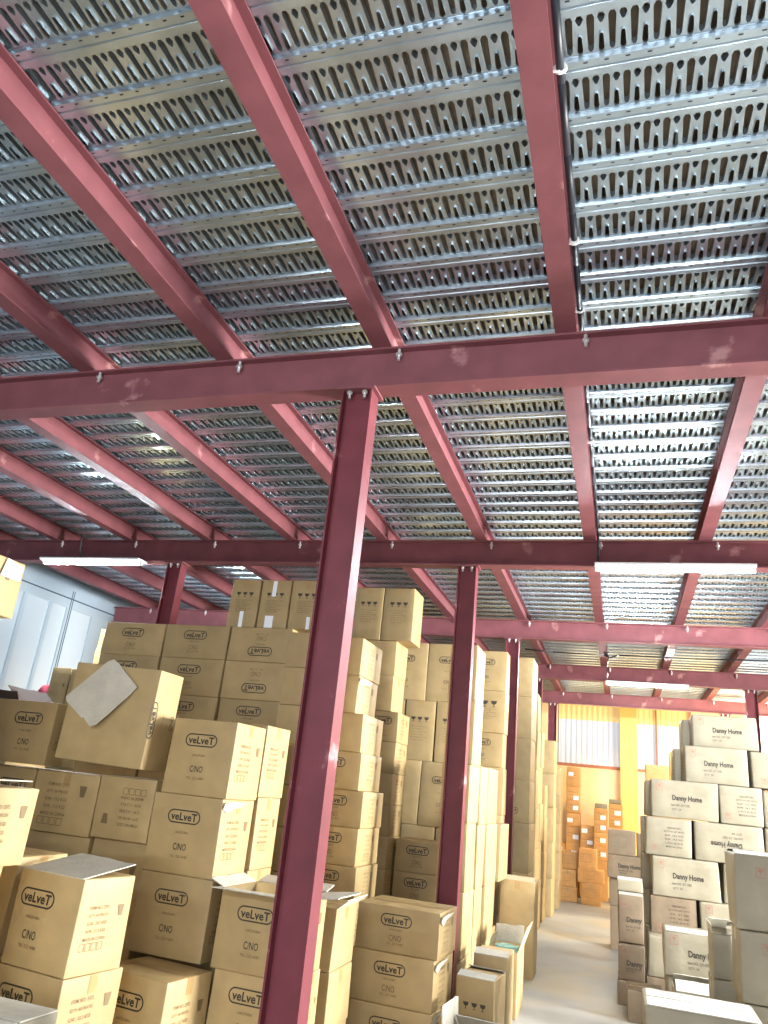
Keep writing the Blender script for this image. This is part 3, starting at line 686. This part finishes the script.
fp.prism([(.98 * u - .055, 1.02 * (v - .2) + .20) for u, v in poly], .004, .010, lambda u, v, t: (u, -.142 - t - .22 * max(0, .42 - v) - .05 * max(0, v - .42), v)); o = fp.build('flap', LINER, e); o['label'] = 'torn pale grey cardboard flap hanging on the tipped box'
carton(-3.475, 4.12, 1.17, .465, .345, .42, front='info', right='plain', label='text-block carton with torn tape directly under the tipped box', seam='y')
carton(-3.96, 4.12, 1.17, .475, .345, .42, front='oval_right', right='plain', label='logo carton left of the text-block one, at the left edge under the cut off logo')
carton(-3.00, 4.12, 1.18, .385, .345, .40, front='info_flip', right='plain', label='upside-down text carton under the right corner of the tipped box')
stack('second row under the torn-tape text carton', -3.475, 4.16, .465, .40, [1.168, .82, .5, 0], fronts='plain', rights='plain', vis=1, jit=.004)
stack('under the upside-down text carton', -3.00, 4.16, .385, .38, [1.178, .76, .38, 0], fronts=['info', 'plain'], rights='plain', vis=2, jit=.004)
stack('second row at the left edge', -3.96, 4.16, .475, .40, [1.168, .82, .5, 0], fronts='plain', rights='plain', vis=0, jit=.004)
carton(-2.575, 4.12, 1.468, .43, .425, .375, yaw=-.03, front='oval', right='info', label='bright-sided logo carton, upper one right of the tipped box', seam='x')
carton(-2.61, 4.12, 1.05, .455, .417, .375, yaw=-.03, front='oval', right='info', label='bright-sided logo carton, middle one right of the tipped box', seam='x', torn=True)
carton(-2.605, 4.12, .645, .465, .404, .375, yaw=-.03, front='oval', right='info', label='logo carton third down, shaded side, behind the taped-lid one', seam='x')
stack('under the logo cartons right of the tipped box', -2.60, 4.36, .45, .12, [.644, .32, 0], fronts='plain', rights='plain', vis=0, jit=0)
stack('behind the bright-sided logo cartons', -2.575, 4.54, .43, .34, [1.92, 1.485, 1.07, .645, .32, 0], fronts='plain', rights='info', look='bright-sided carton', vis=3, jit=.004)
carton(-2.055, 4.06, .655, .455, .38, .40, yaw=-.03, front='oval', right='info', open_top=True, tape=False, label='open logo carton with spread flaps behind the foreground column',
           flaps=(('front', .13, 1.50, 'l'), ('right', .21, 1.45, 'l'), ('left', .09, 1.2, 'l'), ('back', .12, 1.35, 'l')))
carton(-2.035, 4.07, .30, .44, .354, .19, yaw=-.03, front='oval', right='info', label='logo carton under the open one, at the foreground column foot')
carton(-2.04, 4.28, .30, .45, .354, .20, yaw=-.03, front='plain', right='info', label='carton tucked behind the lower logo one at the foreground column foot')
stack('at floor level under the open logo carton', -2.035, 4.08, .44, .38, [.299, 0], fronts='plain', rights='plain', vis=0)
stack('right behind the open logo carton', -2.03, 4.64, .44, .40, [.93, .60, .30, 0], fronts='plain', rights='plain', vis=2, jit=.005, flaps={0: (('right', .08, .9, 't'),)})
carton(-2.53, 3.79, .235, .44, .400, .36, yaw=-.15, front='oval', right='info', label='logo carton with broad taped lid at the bottom, left of the foreground column', seam='x')
carton(-2.53, 3.80, 0, .42, .234, .34, yaw=-.15, front='plain', right='plain', label='hidden carton under the broad taped lid one', hidden=True)
carton(-2.68, 3.235, .715, .40, .39, .33, yaw=-.16, front='oval_left', right='info', label='big crumpled logo carton with gaping lid in the left foreground', tape=False, bulge=.006,
       flaps=(('front', .335, -1.42, 'l'),))
stack('under the big crumpled carton, left foreground', -2.68, 3.23, .40, .36, [.713, .36, 0], yaw=-8, fronts='oval_left', vis=1, jit=.004)
stack('left of the big crumpled carton, left edge', -3.16, 3.26, .42, .36, [1.14, .72, .36, 0], fronts='plain', rights='plain', vis=1)
carton(-2.955, 2.66, 1.145, .44, .315, .36, front='plain', right='info', tape=False, label='carton with bright printed side and gaping lid at the left edge', flaps=(('left', .40, -1.50, 'l'),))
stack('under the bright printed side carton', -2.98, 2.62, .40, .36, [1.143, .78, .39, 0], fronts='plain', rights='plain', vis=0)
carton(-2.52, 2.50, .30, .43, .385, .42, style='pale', front='plain', right='plain', label='carton with a white topped lid at the bottom left corner', flaps=(('back', .205, -1.55, 't'), ('front', .205, -1.55, 't')), tape=False)
carton(-2.52, 2.52, 0, .43, .299, .40, front='plain', right='plain', label='hidden carton under the white topped one, bottom left corner', hidden=True)

# ---- right hand stacks of the bold lettered cartons
DG = 'bold lettered cartons right of the aisle'
def dn(x, y, z0, z1, w, d, front, label, **kw):
    st_ = kw.pop('style', 'pale')
    return carton(x, y, z0 + .001, w, z1 - z0 - .002, d, kw.pop('yaw', 0), st_, front, kw.pop('right', 'plain'), kw.pop('left', 'dinfo' if z1 - z0 > .27 and not kw.get('hidden') else 'plain'), label=label, group=DG, seam=kw.pop('seam', 'x'), **kw)
dn(.735, 8.75, 2.335, 2.67, .615, .42, 'danny', 'pale bold-lettered carton crowning the right stacks', bulge=.012)
dn(.63, 8.60, 1.975, 2.335, .595, .42, 'danny', 'pale bold-lettered carton directly under the crowning one', bulge=.014)
dn(1.255, 8.60, 1.975, 2.32, .46, .42, 'dinfo', 'pale carton right of the one beneath the crowning carton', bulge=.012)
dn(.30, 8.50, 1.615, 1.975, .62, .42, 'danny', 'pale bold-lettered carton third from top in the right stacks', bulge=.014)
dn(.93, 8.50, 1.615, 1.97, .385, .42, 'dinfo', 'crumpled pale text-ended carton beside the third lettered one', bulge=.012)
dn(1.335, 8.52, 1.615, 1.95, .5, .42, 'plain', 'pale carton at the right picture edge, third row')
dn(.235, 8.45, 1.262, 1.613, .425, .50, 'dinfo', 'shaded text-ended carton, fourth row, above the creased lettered one', bulge=.012)
dn(.685, 8.45, 1.262, 1.613, .61, .42, 'danny_flip', 'pale carton with lettering upside down, fourth row')
dn(1.315, 8.47, 1.262, 1.613, .5, .42, 'plain', 'pale carton right of the upside-down lettered one')
dn(.285, 8.40, .912, 1.261, .60, .42, 'danny', 'creased bold-lettered carton, fifth row of the right stacks', bulge=.02)
dn(.93, 8.46, .912, 1.261, .60, .42, 'dinfo', 'shaded carton right of the creased lettered one')
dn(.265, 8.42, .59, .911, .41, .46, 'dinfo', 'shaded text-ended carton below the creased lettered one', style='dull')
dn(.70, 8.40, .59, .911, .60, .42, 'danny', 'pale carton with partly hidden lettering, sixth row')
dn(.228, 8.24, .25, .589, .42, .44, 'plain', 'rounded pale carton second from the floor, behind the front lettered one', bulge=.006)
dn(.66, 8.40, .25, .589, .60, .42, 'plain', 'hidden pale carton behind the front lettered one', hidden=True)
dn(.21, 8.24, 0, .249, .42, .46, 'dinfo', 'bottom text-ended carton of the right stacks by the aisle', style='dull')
dn(.66, 8.40, 0, .249, .60, .42, 'plain', 'hidden bottom carton behind the front lettered one', hidden=True)
for (xx, yy, zz0, zz1, t) in ((.55, 9.06, 1.975, 2.33, 'second'), (.25, 8.99, 1.615, 1.97, 'third'), (.20, 8.99, 1.262, 1.61, 'fourth'), (.20, 8.99, .912, 1.26, 'fifth'), (.22, 8.99, .59, .91, 'sixth'), (.66, 9.22, 2.335, 2.66, 'top')):
    dn(xx, yy, zz0, zz1, .60, .42, 'danny', 'pale carton behind the %s row of the right stacks, edge showing' % t)
for zz0, zz1 in ((.25, .59), (0, .249)): dn(.22, 8.99, zz0, zz1, .60, .42, 'plain', 'hidden low pale carton behind the right stacks', hidden=True)
for zz0, zz1 in ((0, .5), (.5, 1.0), (1.0, 1.5), (1.5, 1.974)): dn(.90, 9.0, zz0, zz1, .60, .42, 'plain', 'hidden pale carton behind the right stacks', hidden=True)
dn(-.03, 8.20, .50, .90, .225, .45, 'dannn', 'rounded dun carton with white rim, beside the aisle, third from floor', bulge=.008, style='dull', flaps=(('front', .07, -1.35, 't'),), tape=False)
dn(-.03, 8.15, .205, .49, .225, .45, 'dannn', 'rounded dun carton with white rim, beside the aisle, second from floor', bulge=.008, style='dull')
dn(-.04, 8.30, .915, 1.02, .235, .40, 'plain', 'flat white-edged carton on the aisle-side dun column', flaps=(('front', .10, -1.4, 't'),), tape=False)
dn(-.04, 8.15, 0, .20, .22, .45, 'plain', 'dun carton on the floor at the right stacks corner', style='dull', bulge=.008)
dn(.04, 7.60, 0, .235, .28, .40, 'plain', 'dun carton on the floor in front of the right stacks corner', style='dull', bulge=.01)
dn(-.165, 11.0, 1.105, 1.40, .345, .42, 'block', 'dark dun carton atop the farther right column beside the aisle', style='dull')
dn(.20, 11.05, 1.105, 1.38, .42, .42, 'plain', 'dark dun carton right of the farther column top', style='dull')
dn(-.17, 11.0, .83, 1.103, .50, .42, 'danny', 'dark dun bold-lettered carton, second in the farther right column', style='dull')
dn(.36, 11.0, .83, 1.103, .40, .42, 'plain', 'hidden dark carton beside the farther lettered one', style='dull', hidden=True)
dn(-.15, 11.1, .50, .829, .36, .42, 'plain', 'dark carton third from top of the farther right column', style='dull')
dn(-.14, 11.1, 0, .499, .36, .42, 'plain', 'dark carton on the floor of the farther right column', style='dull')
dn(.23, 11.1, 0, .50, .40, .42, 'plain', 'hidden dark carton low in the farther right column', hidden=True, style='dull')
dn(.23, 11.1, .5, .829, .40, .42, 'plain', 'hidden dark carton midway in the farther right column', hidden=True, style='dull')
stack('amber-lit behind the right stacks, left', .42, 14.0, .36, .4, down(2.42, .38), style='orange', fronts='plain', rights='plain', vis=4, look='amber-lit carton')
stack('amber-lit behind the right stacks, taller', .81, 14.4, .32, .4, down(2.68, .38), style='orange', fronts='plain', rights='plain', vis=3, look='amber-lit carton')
dn(.34, 7.50, .40, .735, .60, .45, 'danny', 'front bold-lettered carton with white-edged lid, right of the aisle', bulge=.008, flaps=(('front', .10, -1.35, 't'),))
dn(.35, 7.53, .205, .399, .58, .42, 'plain', 'brown carton under the front lettered one')
dn(.35, 7.53, 0, .204, .58, .42, 'plain', 'hidden lowest carton under the front lettered one', hidden=True)
dn(.38, 6.95, 0, .40, .40, .42, 'plain', 'low carton with open white flaps in front of the lettered one', open_top=True, tape=False, flaps=(('front', .15, -1.2, 't'), ('back', .15, -1.1, 't')))
dn(.675, 5.62, 1.02, 1.45, .62, .42, 'icon', 'upper of two large red-marked cartons at the right edge', bulge=.008, left='plain', flaps=(('front', .10, -1.4, 't'), ('back', .10, -1.4, 't')), tape=False)
dn(.685, 5.60, .63, 1.018, .62, .42, 'icon', 'lower of two large red-marked cartons at the right edge', bulge=.008, left='plain')
dn(.69, 5.60, .31, .629, .62, .42, 'plain', 'brown carton right below the large red-marked pair', left='plain')
dn(.69, 5.60, 0, .309, .62, .42, 'plain', 'hidden floor carton below the red-marked pair', hidden=True)
dn(.575, 6.06, .66, .93, .13, .36, 'plain', 'narrow open carton squeezed left of the red-marked pair', open_top=True, tape=False, left='plain', flaps=(('left', .05, .1, 't'), ('back', .1, -.9, 't')))
dn(.575, 6.06, .0, .659, .14, .36, 'plain', 'narrow upright carton under the squeezed open one', left='plain')
dn(.12, 5.10, .30, .635, .60, .44, 'plain', 'wide white-lidded carton at the bottom right, nearest the camera', left='plain', flaps=(('front', .215, -1.56, 't'), ('back', .22, -1.56, 't')), tape=False, bulge=.008)
dn(.12, 5.12, 0, .299, .60, .42, 'plain', 'hidden carton under the white-lidded one at bottom right', hidden=True)
